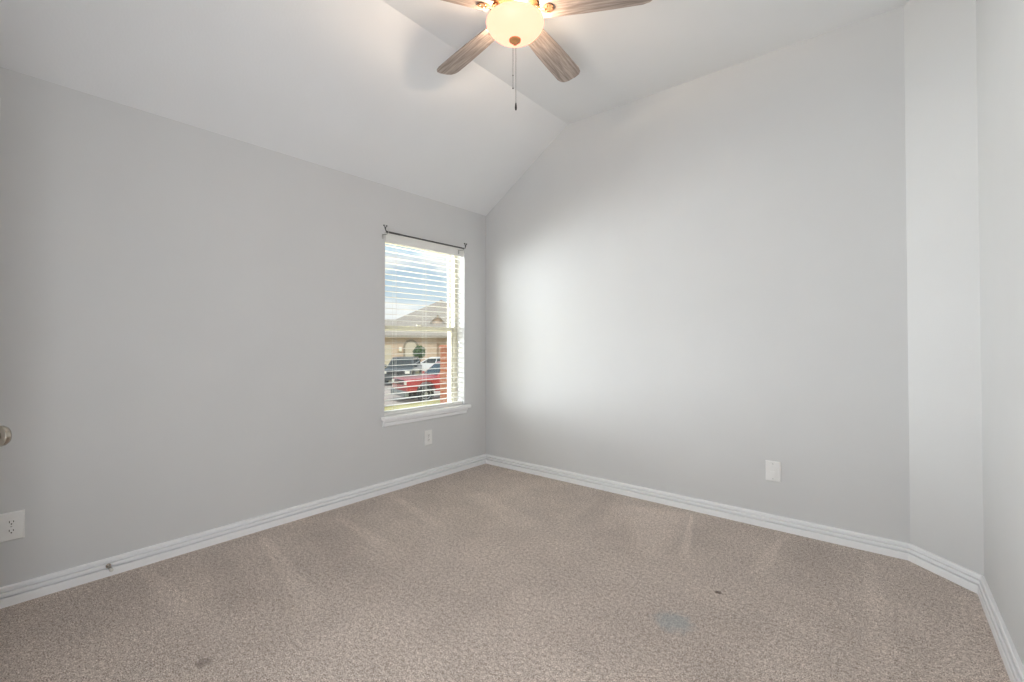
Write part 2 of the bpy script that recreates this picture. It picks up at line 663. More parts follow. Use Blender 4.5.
for mb, nm, lb in zip(sweep([(0, YF), A, B, Cc, D, (HX1 + 0.07, YF)]), ('left', 'back', 'corner', 'right', 'front'),
                      ('stepped white baseboard under the window wall', 'stepped white baseboard along the far wall',
                       'short white baseboard on the angled corner wall', 'white baseboard along the right wall',
                       'white baseboard on the wall with the doors')):
    struct(mb.build('baseboard_' + nm, M['trim']), lb, 'baseboard')

# ------------------------------------------------------------------ window
win = empty('window_1', (-0.14, (WY0 + WY1) / 2, WZ0))
struct(win, 'white double hung window in the left wall', 'window')


def W(mb, name, m, **kw):
    o = mb.build(name, m, win, **kw)
    o.location = -Vector(win.location)
    return o


fr = MB()
FX0, FX1 = -0.195, -0.095
FZ0 = WZ0 - 0.085
fr.box((FX0, WY0, FZ0), (FX1, WY0 + 0.04, WZ1), bev=0.003)
fr.box((FX0, WY1 - 0.04, FZ0), (FX1, WY1, WZ1), bev=0.003)
fr.box((FX0, WY0 + 0.04, WZ1 - 0.035), (FX1, WY1 - 0.04, WZ1), bev=0.003)
fr.box((FX0, WY0 + 0.04, FZ0), (FX1, WY1 - 0.04, FZ0 + 0.035), bev=0.003)
W(fr, 'window_frame', M['vinyl'])
ZM = 1.330


def sash(x0, x1, z0, z1, st, rail_b, rail_t):
    y0, y1 = WY0 + 0.041, WY1 - 0.041
    s = MB()
    s.box((x0, y0, z0), (x1, y0 + st, z1), bev=0.003)
    s.box((x0, y1 - st, z0), (x1, y1, z1), bev=0.003)
    s.box((x0, y0 + st, z0), (x1, y1 - st, z0 + rail_b), bev=0.003)
    s.box((x0, y0 + st, z1 - rail_t), (x1, y1 - st, z1), bev=0.003)
    so = W(s, 'sash', M['vinyl'])
    g = MB().box(((x0 + x1) / 2 - 0.002, y0 + st, z0 + rail_b), ((x0 + x1) / 2 + 0.002, y1 - st, z1 - rail_t))
    g.build('glass_pane', M['glass'], so)
    return so


sash(-0.185, -0.155, ZM - 0.02, WZ1 - 0.036, 0.012, 0.034, 0.012)
low = sash(-0.148, -0.112, FZ0 + 0.036, ZM + 0.02, 0.024, 0.045, 0.036)
lk = MB().box((-0.128, -0.782, ZM + 0.021), (-0.104, -0.73, ZM + 0.034), bev=0.004)
lk.build('sash_lock', M['vinyl'], low)
tr = MB()
tr.box((-0.0945, WY0, WZ0 - 0.085), (0.0, WY1, WZ0), bev=0)
tr.box((0.0, WY0 - 0.035, WZ0 - 0.03), (0.052, WY1 + 0.045, WZ0), bev=0.006)
tr.prism([(0, WZ0 - 0.031), (0.03, WZ0 - 0.031), (0.03, WZ0 - 0.045), (0.019, WZ0 - 0.056), (0.017, WZ0 - 0.076), (0.011, WZ0 - 0.084),
          (0, WZ0 - 0.084)], WY1 - WY0 + 0.035, 'Y', WY0 - 0.017)
struct(tr.build('trim_1', M['trim']), 'white window sill with moulded apron', 'trim')

# exterior brick skin around the window
e = MB()
e.box((-0.30, -3.74, -0.4), (-0.20, WY0 - 0.09, 2.67))
e.box((-0.30, WY1 + 0.09, -0.4), (-0.20, 0.4, 2.67))
e.box((-0.30, WY0 - 0.09, -0.4), (-0.20, WY1 + 0.09, WZ0 - 0.10))
e.box((-0.30, WY0 - 0.09, WZ1 + 0.12), (-0.20, WY1 + 0.09, 2.67))
struct(e.build('wall_exterior', M['brick_tan']), 'tan brick outside face of the window wall', 'wall')

# ------------------------------------------------------------------ blind
bl = tag(empty('venetian_blind', (-0.045, (WY0 + WY1) / 2, WZ0)), 'white horizontal slat blind with open slats hanging in the window', 'blind')


def Bp(mb, name, m, **kw):
    o = mb.build(name, m, bl, **kw)
    o.location = -Vector(bl.location)
    return o


by0, by1 = WY0 + 0.006, WY1 - 0.006
hr = MB().box((-0.068, by0, WZ1 - 0.045), (-0.018, by1, WZ1 - 0.003), bev=0.003)
Bp(hr, 'headrail', M['slat'])
va = MB()
va.prism([(-0.014, WZ1 - 0.078), (-0.004, WZ1 - 0.074), (-0.004, WZ1 - 0.062), (-0.001, WZ1 - 0.058), (-0.001, WZ1 - 0.018), (-0.004, WZ1 - 0.014),
          (-0.004, WZ1 - 0.003), (-0.014, WZ1 - 0.003)], by1 - by0, 'Y', by0)
Bp(va, 'valance', M['slat'])
sl = MB()
zs = []
z = WZ1 - 0.098
while z > WZ0 + 0.05:
    zs.append(z)
    z -= 0.0470
for z in zs + [WZ0 + 0.025, WZ0 + 0.029]:
    sl.hexa([(-0.0660, by0, z - 0.0012), (-0.0180, by0, z - 0.0012), (-0.0180, by1, z - 0.0012), (-0.0660, by1, z - 0.0012)],
            [(-0.0660, by0, z + 0.0012), (-0.0180, by0, z + 0.0012), (-0.0180, by1, z + 0.0012), (-0.0660, by1, z + 0.0012)])
Bp(sl, 'slats', M['slat'])
br = MB().box((-0.068, by0, WZ0 + 0.002), (-0.016, by1, WZ0 + 0.022), bev=0.004)
Bp(br, 'bottom_rail', M['slat'])
for yy in (WY0 + 0.125, (WY0 + WY1) / 2, WY1 - 0.125):
    lc = MB()
    for xx in (-0.0672, -0.0168):
        lc.tube([(xx, yy, WZ0 + 0.02), (xx, yy, WZ1 - 0.04)], 0.0009, 6)
    lc.tube([(-0.042, yy + 0.006, WZ0 + 0.02), (-0.042, yy + 0.006, WZ1 - 0.04)], 0.0009, 6)
    Bp(lc, 'ladder_cord', M['cord'])
lcs = MB()
lcs.tube([(-0.010, WY1 - 0.055, WZ1 - 0.06), (-0.009, WY1 - 0.055, 1.22)], 0.0012, 6)
lift = Bp(lcs, 'lift_cord', M['cord'])
MB().lathe([(0, 0), (0.006, 0.003), (0.0045, 0.03), (0, 0.034)], 12, Matrix.Translation((-0.009, WY1 - 0.055, 1.188))).build('tassel', M['screw'], lift, smooth=40)

# ------------------------------------------------------------------ curtain rod
cr = tag(empty('curtain_rod', (0.07, -0.80, 2.085)), 'thin dark metal curtain rod mounted bare above the window', 'curtain rod')
RZ = 2.085
RY0, RY1 = -1.232, -0.368


def Cp(mb, name, m, parent=cr, **kw):
    o = mb.build(name, m, parent, **kw)
    if parent is cr:
        o.location = -Vector(cr.location)
    return o


Cp(MB().tube([(0.07, RY0, RZ), (0.07, RY0 + 0.13, RZ)], 0.0075, 12).tube([(0.07, RY0 + 0.125, RZ), (0.07, RY1, RZ)], 0.0058, 12), 'rod', M['rod'], smooth=40)
for s, yy in ((-1, RY0), (1, RY1)):
    # upright forked finial, like a small bud on a stem
    fn = MB()
    fn.tube([(0.07, yy, RZ), (0.07, yy + s * 0.008, RZ + 0.012), (0.07, yy + s * 0.012, RZ + 0.024)], [0.005, 0.004, 0.004], 8)
    fn.sphere((0.07, yy + s * 0.012, RZ + 0.026), 0.007, 2)
    for dy in (-0.013, 0.013):
        fn.tube([(0.07, yy + s * 0.012, RZ + 0.028), (0.07, yy + s * 0.012 + dy, RZ + 0.044)], [0.0035, 0.0022], 8)
        fn.sphere((0.07, yy + s * 0.012 + dy, RZ + 0.046), 0.0065, 2)
    Cp(fn, 'finial', M['rod'], smooth=40)
    bk = MB()
    bk.box((0, yy - s * 0.012 - 0.006, RZ - 0.045), (0.004, yy - s * 0.012 + 0.006, RZ - 0.005), bev=0.0015)
    bk.tube([(0.003, yy - s * 0.012, RZ - 0.012), (0.04, yy - s * 0.012, RZ - 0.016), (0.066, yy - s * 0.012, RZ - 0.012), (0.0795, yy - s * 0.012, RZ - 0.003),
             (0.0805, yy - s * 0.012, RZ + 0.006)], 0.0032, 8)
    Cp(bk, 'bracket', M['screw'], smooth=40)


# ------------------------------------------------------------------ outlets
def outlet(label, loc, rz, decor=False):
    """jumbo wall outlet; local -Y faces the room, origin on the wall"""
    t = tag(empty('power_outlet', loc, rz), label, 'outlet', 'wall outlets above the baseboards')
    hw, hh = 0.0445, 0.0665
    p = MB().hexa([(-hw, 0, -hh), (hw, 0, -hh), (hw, 0, hh), (-hw, 0, hh)],
                  [(-hw + 0.005, -0.0075, -hh + 0.005), (hw - 0.005, -0.0075, -hh + 0.005), (hw - 0.005, -0.0075, hh - 0.005), (-hw + 0.005, -0.0075, hh - 0.005)],
                  bev=0.0018)
    p.build('cover_plate', M['plate'], t)
    for zc in (0.020, -0.020):
        r = MB()
        if decor:
            r.box((-0.0165, -0.0100, zc - 0.0185), (0.0165, -0.0070, zc + 0.0185), bev=0.0015)
        else:
            pts = []
            for a in range(24):
                an = 2 * math.pi * a / 24
                pts.append((0.0172 * math.cos(an), zc + max(-0.0135, min(0.0135, 0.0172 * math.sin(an)))))
            r.prism(pts, 0.003, 'Y', -0.0102)
        ro = r.build('receptacle', M['plate'], t)
        if decor:
            continue
        s = MB()
        s.box((-0.0078, -0.0108, zc - 0.002), (-0.0052, -0.0098, zc + 0.0075))
        s.box((0.0052, -0.0108, zc - 0.001), (0.0078, -0.0098, zc + 0.0065))
        s.lathe([(0, 0), (0.0028, 0), (0.0028, 0.001), (0, 0.001)], 12, Matrix.Translation((0, -0.0098, zc - 0.0075)) @ Matrix.Rotation(R(90), 4, 'X'))
        s.build('slots', M['dark'], ro)
    for zc in ((0.048, -0.048) if decor else (0.0,)):
        MB().lathe([(0, 0), (0.0034, 0), (0.003, 0.0014), (0, 0.0016)], 14, Matrix.Translation((0, -0.0074, zc)) @ Matrix.Rotation(R(90), 4, 'X')).build(
            'screw', M['screw'], t)
    return t


outlet('white wall outlet at the left edge above the baseboard, near the door knob', (0, -3.231, 0.358), R(90))
outlet('white wall outlet under the window sill', (0, -0.744, 0.370), R(90))
outlet('white wall outlet on the far wall, right of the window corner', (2.549, 0, 0.370), 0, True)

# ------------------------------------------------------------------ spring door stop
ds = tag(empty('door_stop', (0.021, -2.888, 0.055)), 'small metal spring door stop fixed to the left baseboard', 'door stop')
RYM = Matrix.Rotation(R(90), 4, 'Y')
MB().lathe([(0, 0), (0.011, 0), (0.011, 0.003), (0.006, 0.006), (0.006, 0.010), (0, 0.010)], 20, RYM).build('base', M['nickel'], ds, smooth=40)
pts = []
for i in range(15 * 12 + 1):
    a = 2 * math.pi * i / 12
    pts.append((0.008 + 0.052 * i / 180, 0.0062 * math.cos(a), 0.0062 * math.sin(a)))
MB().tube(pts, 0.0013, 6).build('spring', M['nickel'], ds, smooth=60)
MB().lathe([(0, 0.058), (0.0075, 0.058), (0.0085, 0.064), (0.0085, 0.074), (0.006, 0.079), (0, 0.080)], 20, RYM).build('rubber_tip', M['rubber'], ds, smooth=40)

# ------------------------------------------------------------------ door, slightly ajar
DA = R(23.0)
do = empty('door_1', (DX0 + 0.005, YF + 0.002, 0.0), DA)
struct(do, 'white panelled door standing ajar at the left edge', 'door')
DW, DT = 0.765, 0.035
lf = MB()
lf.box((0, -DT, 0.012), (0.11, 0, 2.03), bev=0.002)
lf.box((DW - 0.11, -DT, 0.012), (DW, 0, 2.03), bev=0.002)
for z0, z1 in ((0.012, 0.24), (0.92, 1.06), (1.90, 2.03)):
    lf.box((0.11, -DT, z0), (DW - 0.11, 0, z1))
for z0, z1 in ((0.24, 0.92), (1.06, 1.90)):
    lf.box((0.11, -DT + 0.010, z0), (DW - 0.11, -0.010, z1))
    lf.box((0.15, -DT + 0.004, z0 + 0.04), (DW - 0.15, -0.004, z1 - 0.04), bev=0.004)
lf.build('door_leaf', M['trim'], do)
KZ = 0.889
kn = MB()
RXM = Matrix.Translation((DW - 0.068, 0, KZ)) @ Matrix.Rotation(R(-90), 4, 'X')
KP = [(0, 0), (0.036, 0), (0.036, 0.004), (0.032, 0.009), (0.018, 0.011), (0.0125, 0.016), (0.0125, 0.024), (0.019, 0.029), (0.030, 0.035), (0.0355, 0.043),
      (0.0350, 0.052), (0.0290, 0.061), (0.016, 0.067), (0, 0.069)]
kn.lathe(KP, 40, RXM)
kn.lathe(KP, 40, Matrix.Translation((DW - 0.068, -DT, KZ)) @ Matrix.Rotation(R(90), 4, 'X'))
kn.build('door_handle', M['nickel'], do, smooth=35)
ca = MB()
for x0, x1 in ((DX0, DX1), (HX0, HX1)):
    ca.box((x0 - 0.065, YF, 0), (x0, YF + 0.016, DZ + 0.065), bev=0.004)
    ca.box((x1, YF, 0), (x1 + 0.065, YF + 0.016, DZ + 0.065), bev=0.004)
    ca.box((x0, YF, DZ), (x1, YF + 0.016, DZ + 0.065), bev=0.004)
struct(ca.build('trim_2', M['trim']), 'white casings around the door and the added opening', 'trim')

# ------------------------------------------------------------------ ceiling fan
FC = Vector((1.662, -1.571, 0))
FUP = 0.055                                  # height of the fan body over its first drawing
fan = tag(empty('ceiling_fan', (FC.x, FC.y, ZH)), 'ceiling fan with five grey-brown wooden blades and a lit frosted bowl', 'ceiling fan')


def zz(prof):
    return [(r, z - ZH + FUP) for r, z in prof]


MB().lathe([(0, 0), (0.075, 0), (0.078, -0.01), (0.066, -0.05), (0.03, -0.062), (0, -0.062)], 40).build('canopy', M['bronze'], fan, smooth=35)
MB().lathe(zz([(0, 3.02), (0.03, 3.02), (0.06, 3.0), (0.115, 2.985), (0.135, 2.96), (0.138, 2.915), (0.125, 2.885), (0.09, 2.868), (0.05, 2.862), (0, 2.862)]), 48).build(
    'motor_housing', M['fanwhite'], fan, smooth=35)
MB().lathe(zz([(0, 2.868), (0.055, 2.868), (0.062, 2.86), (0.062, 2.838), (0.05, 2.832), (0, 2.832)]), 40).build('light_fitter', M['bronze'], fan, smooth=35)
BP = [(0.148, 2.819), (0.150, 2.812), (0.1475, 2.800), (0.138, 2.782), (0.120, 2.762), (0.094, 2.744), (0.062, 2.731), (0.030, 2.724), (0.0, 2.722)]
BI = [(max(r - 0.004, 0.0), z + 0.004) for r, z in BP[1:]][::-1]
MB().lathe(zz(BP + BI[0:0]), 56, cap=False).lathe(zz(BI + [(0.148, 2.819)]), 56, cap=False).build('light_bowl', M['bowl'], fan, smooth=60)
MB().lathe(zz([(0, 2.730), (0.026, 2.730), (0.031, 2.724), (0.030, 2.718), (0.022, 2.712), (0.012, 2.709), (0.010, 2.704), (0.010, 2.700), (0.006, 2.697), (0, 2.696)]), 28).build(
    'finial', M['brass'], fan, smooth=40)
# blades
ZB = 2.864 + FUP - ZH
bm_ = bmesh.new()
outl = []
for x, hw in ((0.135, 0.054), (0.20, 0.060), (0.35, 0.069), (0.50, 0.0745), (0.642, 0.0765), (0.676, 0.069), (0.696, 0.052), (0.704, 0.025)):
    outl.append((x, hw))
poly = outl + [(x, -hw) for x, hw in outl[::-1]]
pitch = R(-12)
PM = Matrix.Rotation(pitch, 4, 'X')
MBd = MB().prism(poly, 0.006, 'Z', -0.003, PM, bev=0.0012, seg=1)
b0 = None
for k in range(5):
    an = R(25.4 + 72 * k)
    if k == 0:
        b0 = MBd.build('blade', M['wood'], fan)
        bk = MB()
        # cast arm with a flared three-screw plate under the blade root
        bk.prism([(0.085, 0.012), (0.13, 0.010), (0.15, 0.022), (0.175, 0.028), (0.20, 0.016), (0.205, 0.0), (0.20, -0.016), (0.175, -0.028), (0.15, -0.022),
                  (0.13, -0.010), (0.085, -0.012)], 0.004, 'Z', -0.0075, PM, bev=0.001, seg=1)
        bk.tube([(0.06, 0, 0.03), (0.095, 0, 0.026), (0.13, 0, 0.004), (0.16, 0, -0.006)], [0.011, 0.011, 0.009, 0.007], 10)
        for px, py in ((0.168, 0.015), (0.168, -0.015), (0.192, 0)):
            bk.sphere((px, py * math.cos(pitch), py * math.sin(pitch) - 0.008), 0.005, 1)
        k0 = bk.build('blade_bracket', M['arm'], b0, smooth=40)
        o = b0
    else:
        o = b0.copy()
        COL.objects.link(o)
        o.parent = fan
        kk = k0.copy()
        COL.objects.link(kk)
        kk.parent = o
    o.location = (0, 0, ZB)
    o.rotation_euler = (0, 0, an)
ZF = ZH - FUP
# pull chains, far side of the bowl (seen from the door corner)
RGT, FWD = Vector((0.777, 0.629, 0)), Vector((-0.629, 0.777, 0))
for lat, zend, fob in ((-0.012, 2.530, False), (0.004, 2.435, True)):
    p = RGT * lat + FWD * 0.157
    ch = MB()
    z = 2.845
    ch.tube([(p.x * 0.37, p.y * 0.37, 2.848 - ZF), (p.x * 0.9, p.y * 0.9, 2.85 - ZF), (p.x, p.y, 2.842 - ZF)], 0.0012, 6)
    ch.tube([(p.x, p.y, 2.843 - ZF), (p.x, p.y, zend + 0.03 - ZF)], 0.0009, 6)
    while z > zend + 0.03:
        ch.sphere((p.x, p.y, z - ZF), 0.0017, 1)
        z -= 0.006
    if not fob:
        ch.sphere((p.x, p.y, zend + 0.10 - ZF), 0.0035, 2)
    co = ch.build('pull_chain', M['rod'], fan)
    if fob:
        MB().lathe([(0, zend - ZF), (0.0045, zend + 0.002 - ZF), (0.006, zend + 0.016 - ZF), (0.0035, zend + 0.040 - ZF), (0, zend + 0.046 - ZF)], 16,
                   Matrix.Translation((p.x, p.y, 0))).build('fob', M['dark'], co, smooth=40)
    else:
        MB().sphere((p.x, p.y, zend + 0.028 - ZF), 0.004, 2).build('fob', M['rod'], co, smooth=40)
for k in range(2):
    s = 1 if k else -1
    lamp('fan_bulb_light', 'POINT', (FC.x + s * 0.06, FC.y, 2.808 + FUP), 10.0, (1.0, 0.80, 0.60), shadow_soft_size=0.025)


# ------------------------------------------------------------------ outdoors
def gz(x):
    """ground height falls from the house to the street"""
    if x > -4:
        return -0.2
    if x > -14:
        return -0.2 + (x + 4) / 10 * 1.4
    if x > -24:
        return -1.6
    return -1.6 + min(0.15, (-24 - x) * 0.05)


def ground(name, x0, x1, y0, y1, m, dz=0.0, nx_=24, ny_=4):
    t = bmesh.new()
    g = [[t.verts.new((x0 + (x1 - x0) * i / nx_, y0 + (y1 - y0) * j / ny_, gz(x0 + (x1 - x0) * i / nx_) + dz)) for j in range(ny_ + 1)] for i in range(nx_ + 1)]
    for i in range(nx_):
        for j in range(ny_):
            t.faces.new((g[i][j], g[i + 1][j], g[i + 1][j + 1], g[i][j + 1]))
    r = bmesh.ops.extrude_face_region(t, geom=t.faces[:])
    for v in r['geom']:
        if isinstance(v, bmesh.types.BMVert):
            v.co.z -= 0.3
    mb = MB()
    mb._add(t)
    return mb.build(name, m)


struct(ground('ground_yard', -0.3, -13.6, -20, 45, M['lawn'], 0, 28, 6), 'dry yellow lawn sloping from the house to the street', 'lawn')
struct(ground('ground_street', -14.2, -23.4, -20, 60, M['asphalt'], 0, 6, 6), 'pale concrete street beyond the lawn', 'street')
struct(ground('ground_far', -24, -90, -20, 110, M['lawn'], 0, 12, 6), 'dry lawn across the street', 'lawn')
for nm, x0, x1, lb in (('trim_3', -14.2, -13.6, 'near concrete curb of the street'), ('trim_4', -24.0, -23.4, 'far concrete curb of the street')):
    cb = MB()
    zt = -1.56
    cb.prism([(x0, -1.9), (x1, -1.9), (x1, zt), (x0 + 0.05, zt), (x0, zt - 0.08)], 80, 'Y', -20, bev=0)
    struct(cb.build(nm, M['concrete']), lb, 'curb')


# vehicles --------------------------------------------------------
def arch(cx, r, z0, n=8):
    return [(cx + r * math.cos(math.pi * i / n), z0 + r * math.sin(math.pi * i / n)) for i in range(n + 1)]


def quad_patch(c, u0, u1, v0, v1, off):
    """patch inside the quad c (bl, br, tr, tl), pushed out along its normal, as a thin slab"""
    c = [Vector(p) for p in c]

    def P(u, v):
        return (c[0] * (1 - u) + c[1] * u) * (1 - v) + (c[3] * (1 - u) + c[2] * u) * v
    n = (c[1] - c[0]).cross(c[3] - c[0]).normalized()
    q = [P(u0, v0), P(u1, v0), P(u1, v1), P(u0, v1)]
    return [p + n * off for p in q], [p - n * 0.02 for p in q]


def vehicle(name, label, cat, loc, rz, body_m, prof, width, cab, wheels, wr, zlamp, tail_x, nose_x, bed=None, glass_split=(0.5,)):
    """local +X is forward; prof: side outline; cab: (xb0, xb1, zb, xt0, xt1, zt, hw_b, hw_t)"""
    t = tag(empty(name, loc, rz), label, cat)
    hw = width / 2
    MB().prism(prof, width, 'Y', -hw, bev=0.045).build('body', body_m, t, smooth=50)
    xb0, xb1, zb, xt0, xt1, zt, wb, wt = cab
    bot = [(xb0, -wb, zb), (xb1, -wb, zb), (xb1, wb, zb), (xb0, wb, zb)]
    top = [(xt0, -wt, zt), (xt1, -wt, zt), (xt1, wt, zt), (xt0, wt, zt)]
    MB().hexa(bot, top, bev=0.05).build('cabin', body_m, t, smooth=50)
    sides = {'windshield': [bot[1], bot[2], top[2], top[1]], 'rear_window': [bot[3], bot[0], top[0], top[3]]}
    for nm, c in sides.items():
        a, b_ = quad_patch(c, 0.08, 0.92, 0.16, 0.88, 0.008)
        MB().hexa(b_, a).build(nm, M['carglass'], t)
    for c in ([bot[0], bot[1], top[1], top[0]], [bot[2], bot[3], top[3], top[2]]):
        us = [0.05] + list(glass_split) + [0.95]
        for u0, u1 in zip(us, us[1:]):
            a, b_ = quad_patch(c, u0 + 0.015, u1 - 0.015, 0.16, 0.86, 0.008)
            MB().hexa(b_, a).build('side_window', M['carglass'], t)
    for wx in wheels:
        for s in (-1, 1):
            wm = Matrix.Translation((wx, s * (hw - 0.12), wr)) @ Matrix.Rotation(R(90 * -s), 4, 'X')
            wo = MB().lathe([(wr * 0.6, -0.11), (wr * 0.94, -0.11), (wr, -0.08), (wr, 0.08), (wr * 0.94, 0.11), (wr * 0.62, 0.11), (wr * 0.6, 0.07)], 28, wm).build(
                'wheel', M['tyre'], t, smooth=40)
            MB().lathe([(0, 0.075), (wr * 0.2, 0.08), (wr * 0.25, 0.06), (wr * 0.55, 0.07), (wr * 0.61, 0.1), (wr * 0.61, -0.1), (0, -0.1)], 24, wm).build(
                'hubcap', M['hub'], wo, smooth=40)
    for s in (-1, 1):
        MB().box((nose_x - 0.10, s * (hw - 0.20) - 0.15, zlamp - 0.085), (nose_x + 0.015, s * (hw - 0.20) + 0.15, zlamp + 0.085), bev=0.02).build('headlight', M['lens'], t)
        MB().box((tail_x - 0.012, s * (hw - 0.14) - 0.1, zlamp - 0.05), (tail_x + 0.1, s * (hw - 0.14) + 0.1, zlamp + 0.14), bev=0.02).build('tail_light', M['tail'], t)
        MB().box((xb1 - 0.28, s * (hw + 0.08) - 0.09, zb + 0.05), (xb1 - 0.16, s * (hw + 0.08) + 0.09, zb + 0.2), bev=0.03).build('mirror', body_m, t)
    gr = MB()
    for k in range(4):
        zc = zlamp - 0.09 + k * 0.06
        gr.box((nose_x - 0.03, -hw + 0.42, zc), (nose_x + 0.012, hw - 0.42, zc + 0.035))
    gr.build('grille', M['blacktrim'], t)
    MB().box((nose_x - 0.12, -hw + 0.04, wr * 0.75), (nose_x + 0.08, hw - 0.04, wr * 0.75 + 0.26), bev=0.05).build('front_bumper', M['chrome'] if bed else body_m, t)
    MB().box((tail_x - 0.08, -hw + 0.04, wr * 0.8), (tail_x + 0.12, hw - 0.04, wr * 0.8 + 0.24), bev=0.05).build('rear_bumper', M['chrome'] if bed else body_m, t)
    if bed:
        x0, x1, zf, zr = bed
        for s in (-1, 1):
            MB().box((x0, s * (hw - 0.05) - 0.05, zf - 0.05), (x1, s * (hw - 0.05) + 0.05, zr), bev=0.02).build('bed_side', body_m, t)
        MB().box((x0, -hw + 0.1, zf - 0.05), (x0 + 0.07, hw - 0.1, zr), bev=0.02).build('tailgate', body_m, t)
    return t


# pickup, 5.4 m
zc = 0.50
pk = ([(2.70, 0.55), (2.70, 1.00), (2.55, 1.10), (1.10, 1.16), (-0.95, 1.16), (-0.95, 0.78), (-2.68, 0.78), (-2.68, zc)]
      + arch(-1.75, 0.47, zc)[::-1] + arch(1.75, 0.47, zc)[::-1] + [(2.6, zc)])
vehicle('pickup_truck', 'red pickup truck with grey front bumper parked on the street beyond the lawn', 'truck',
        (-13.85, 12.40, -1.6), R(254), M['red'], pk, 1.96,
        (-0.95, 1.25, 1.12, -0.80, 0.45, 1.80, 0.93, 0.74), (1.75, -1.75), 0.39, 0.92, -2.68, 2.70, bed=(-2.68, -0.96, 0.78, 1.18))
# hatch / suv
zc = 0.36
sv = ([(2.22, 0.40), (2.25, 0.80), (2.05, 0.92), (0.95, 1.04), (-2.15, 1.06), (-2.28, 0.9), (-2.25, zc)]
      + arch(-1.35, 0.41, zc)[::-1] + arch(1.40, 0.41, zc)[::-1] + [(2.1, zc)])
vehicle('suv', 'dark grey sport utility car parked behind the red truck, seen through the blind', 'car',
        (-22.6, 16.1, -1.53), R(311), M['black'], sv, 1.86,
        (-2.15, 1.05, 1.0, -1.85, 0.15, 1.66, 0.89, 0.70), (1.40, -1.35), 0.35, 0.78, -2.27, 2.25, glass_split=(0.34, 0.64))
# white sedan, boot towards the right
sd = ([(2.22, 0.36), (2.25, 0.70), (2.0, 0.82), (0.95, 0.94), (-1.35, 0.96), (-2.15, 0.94), (-2.30, 0.8), (-2.26, zc)]
      + arch(-1.40, 0.38, zc)[::-1] + arch(1.42, 0.38, zc)[::-1] + [(2.1, zc)])
vehicle('sedan', 'white sedan parked right of the dark grey car, across the street', 'car',
        (-24.75, 20.5, -1.45), R(222), M['white'], sd, 1.82,
        (-1.75, 1.05, 0.90, -1.05, 0.10, 1.44, 0.86, 0.66), (1.42, -1.40), 0.33, 0.70, -2.29, 2.25, glass_split=(0.5,))

# brick pillar
pl = tag(empty('brick_pillar', (-7.135, 6.28, gz(-7.135))), 'orange brick pillar standing on the lawn outside the window', 'pillar')
MB().box((-0.30, -0.30, -0.1), (0.30, 0.30, 1.66), bev=0.01).build('shaft', M['brick_red'], pl)
MB().hexa([(-0.36, -0.36, 1.66), (0.36, -0.36, 1.66), (0.36, 0.36, 1.66), (-0.36, 0.36, 1.66)],
          [(-0.30, -0.30, 1.74), (0.30, -0.30, 1.74), (0.30, 0.30, 1.74), (-0.30, 0.30, 1.74)], bev=0.01).build('cap', M['brick_red'], pl)


# houses ----------------------------------------------------------
def hip(mb, x0, x1, y0, y1, z, h, over=0.5, t=0.18):
    """hip roof slab over a rectangle"""
    x0, x1, y0, y1 = x0 - over, x1 + over, y0 - over, y1 + over
    d = min(x1 - x0, y1 - y0) / 2
    b_ = bmesh.new()
    if x1 - x0 >= y1 - y0:
        rg = [(x0 + d, (y0 + y1) / 2, z + h), (x1 - d, (y0 + y1) / 2, z + h)]
    else:
        rg = [((x0 + x1) / 2, y0 + d, z + h), ((x0 + x1) / 2, y1 - d, z + h)]
    lo = [b_.verts.new(p) for p in ((x0, y0, z - t), (x1, y0, z - t), (x1, y1, z - t), (x0, y1, z - t))]
    hi = [b_.verts.new(p) for p in ((x0, y0, z), (x1, y0, z), (x1, y1, z), (x0, y1, z))]
    r = [b_.verts.new(p) for p in rg]
    b_.faces.new(lo[::-1])
    for i in range(4):
        j = (i + 1) % 4
        b_.faces.new((lo[i], lo[j], hi[j], hi[i]))
    if x1 - x0 >= y1 - y0:
        b_.faces.new((hi[0], hi[1], r[1], r[0]))
        b_.faces.new((hi[1], hi[2], r[1]))
        b_.faces.new((hi[2], hi[3], r[0], r[1]))
        b_.faces.new((hi[3], hi[0], r[0]))
    else:
        b_.faces.new((hi[0], hi[1], r[0]))
        b_.faces.new((hi[1], hi[2], r[1], r[0]))
        b_.faces.new((hi[2], hi[3], r[1]))
        b_.faces.new((hi[3], hi[0], r[0], r[1]))
    mb._add(b_)
    return mb


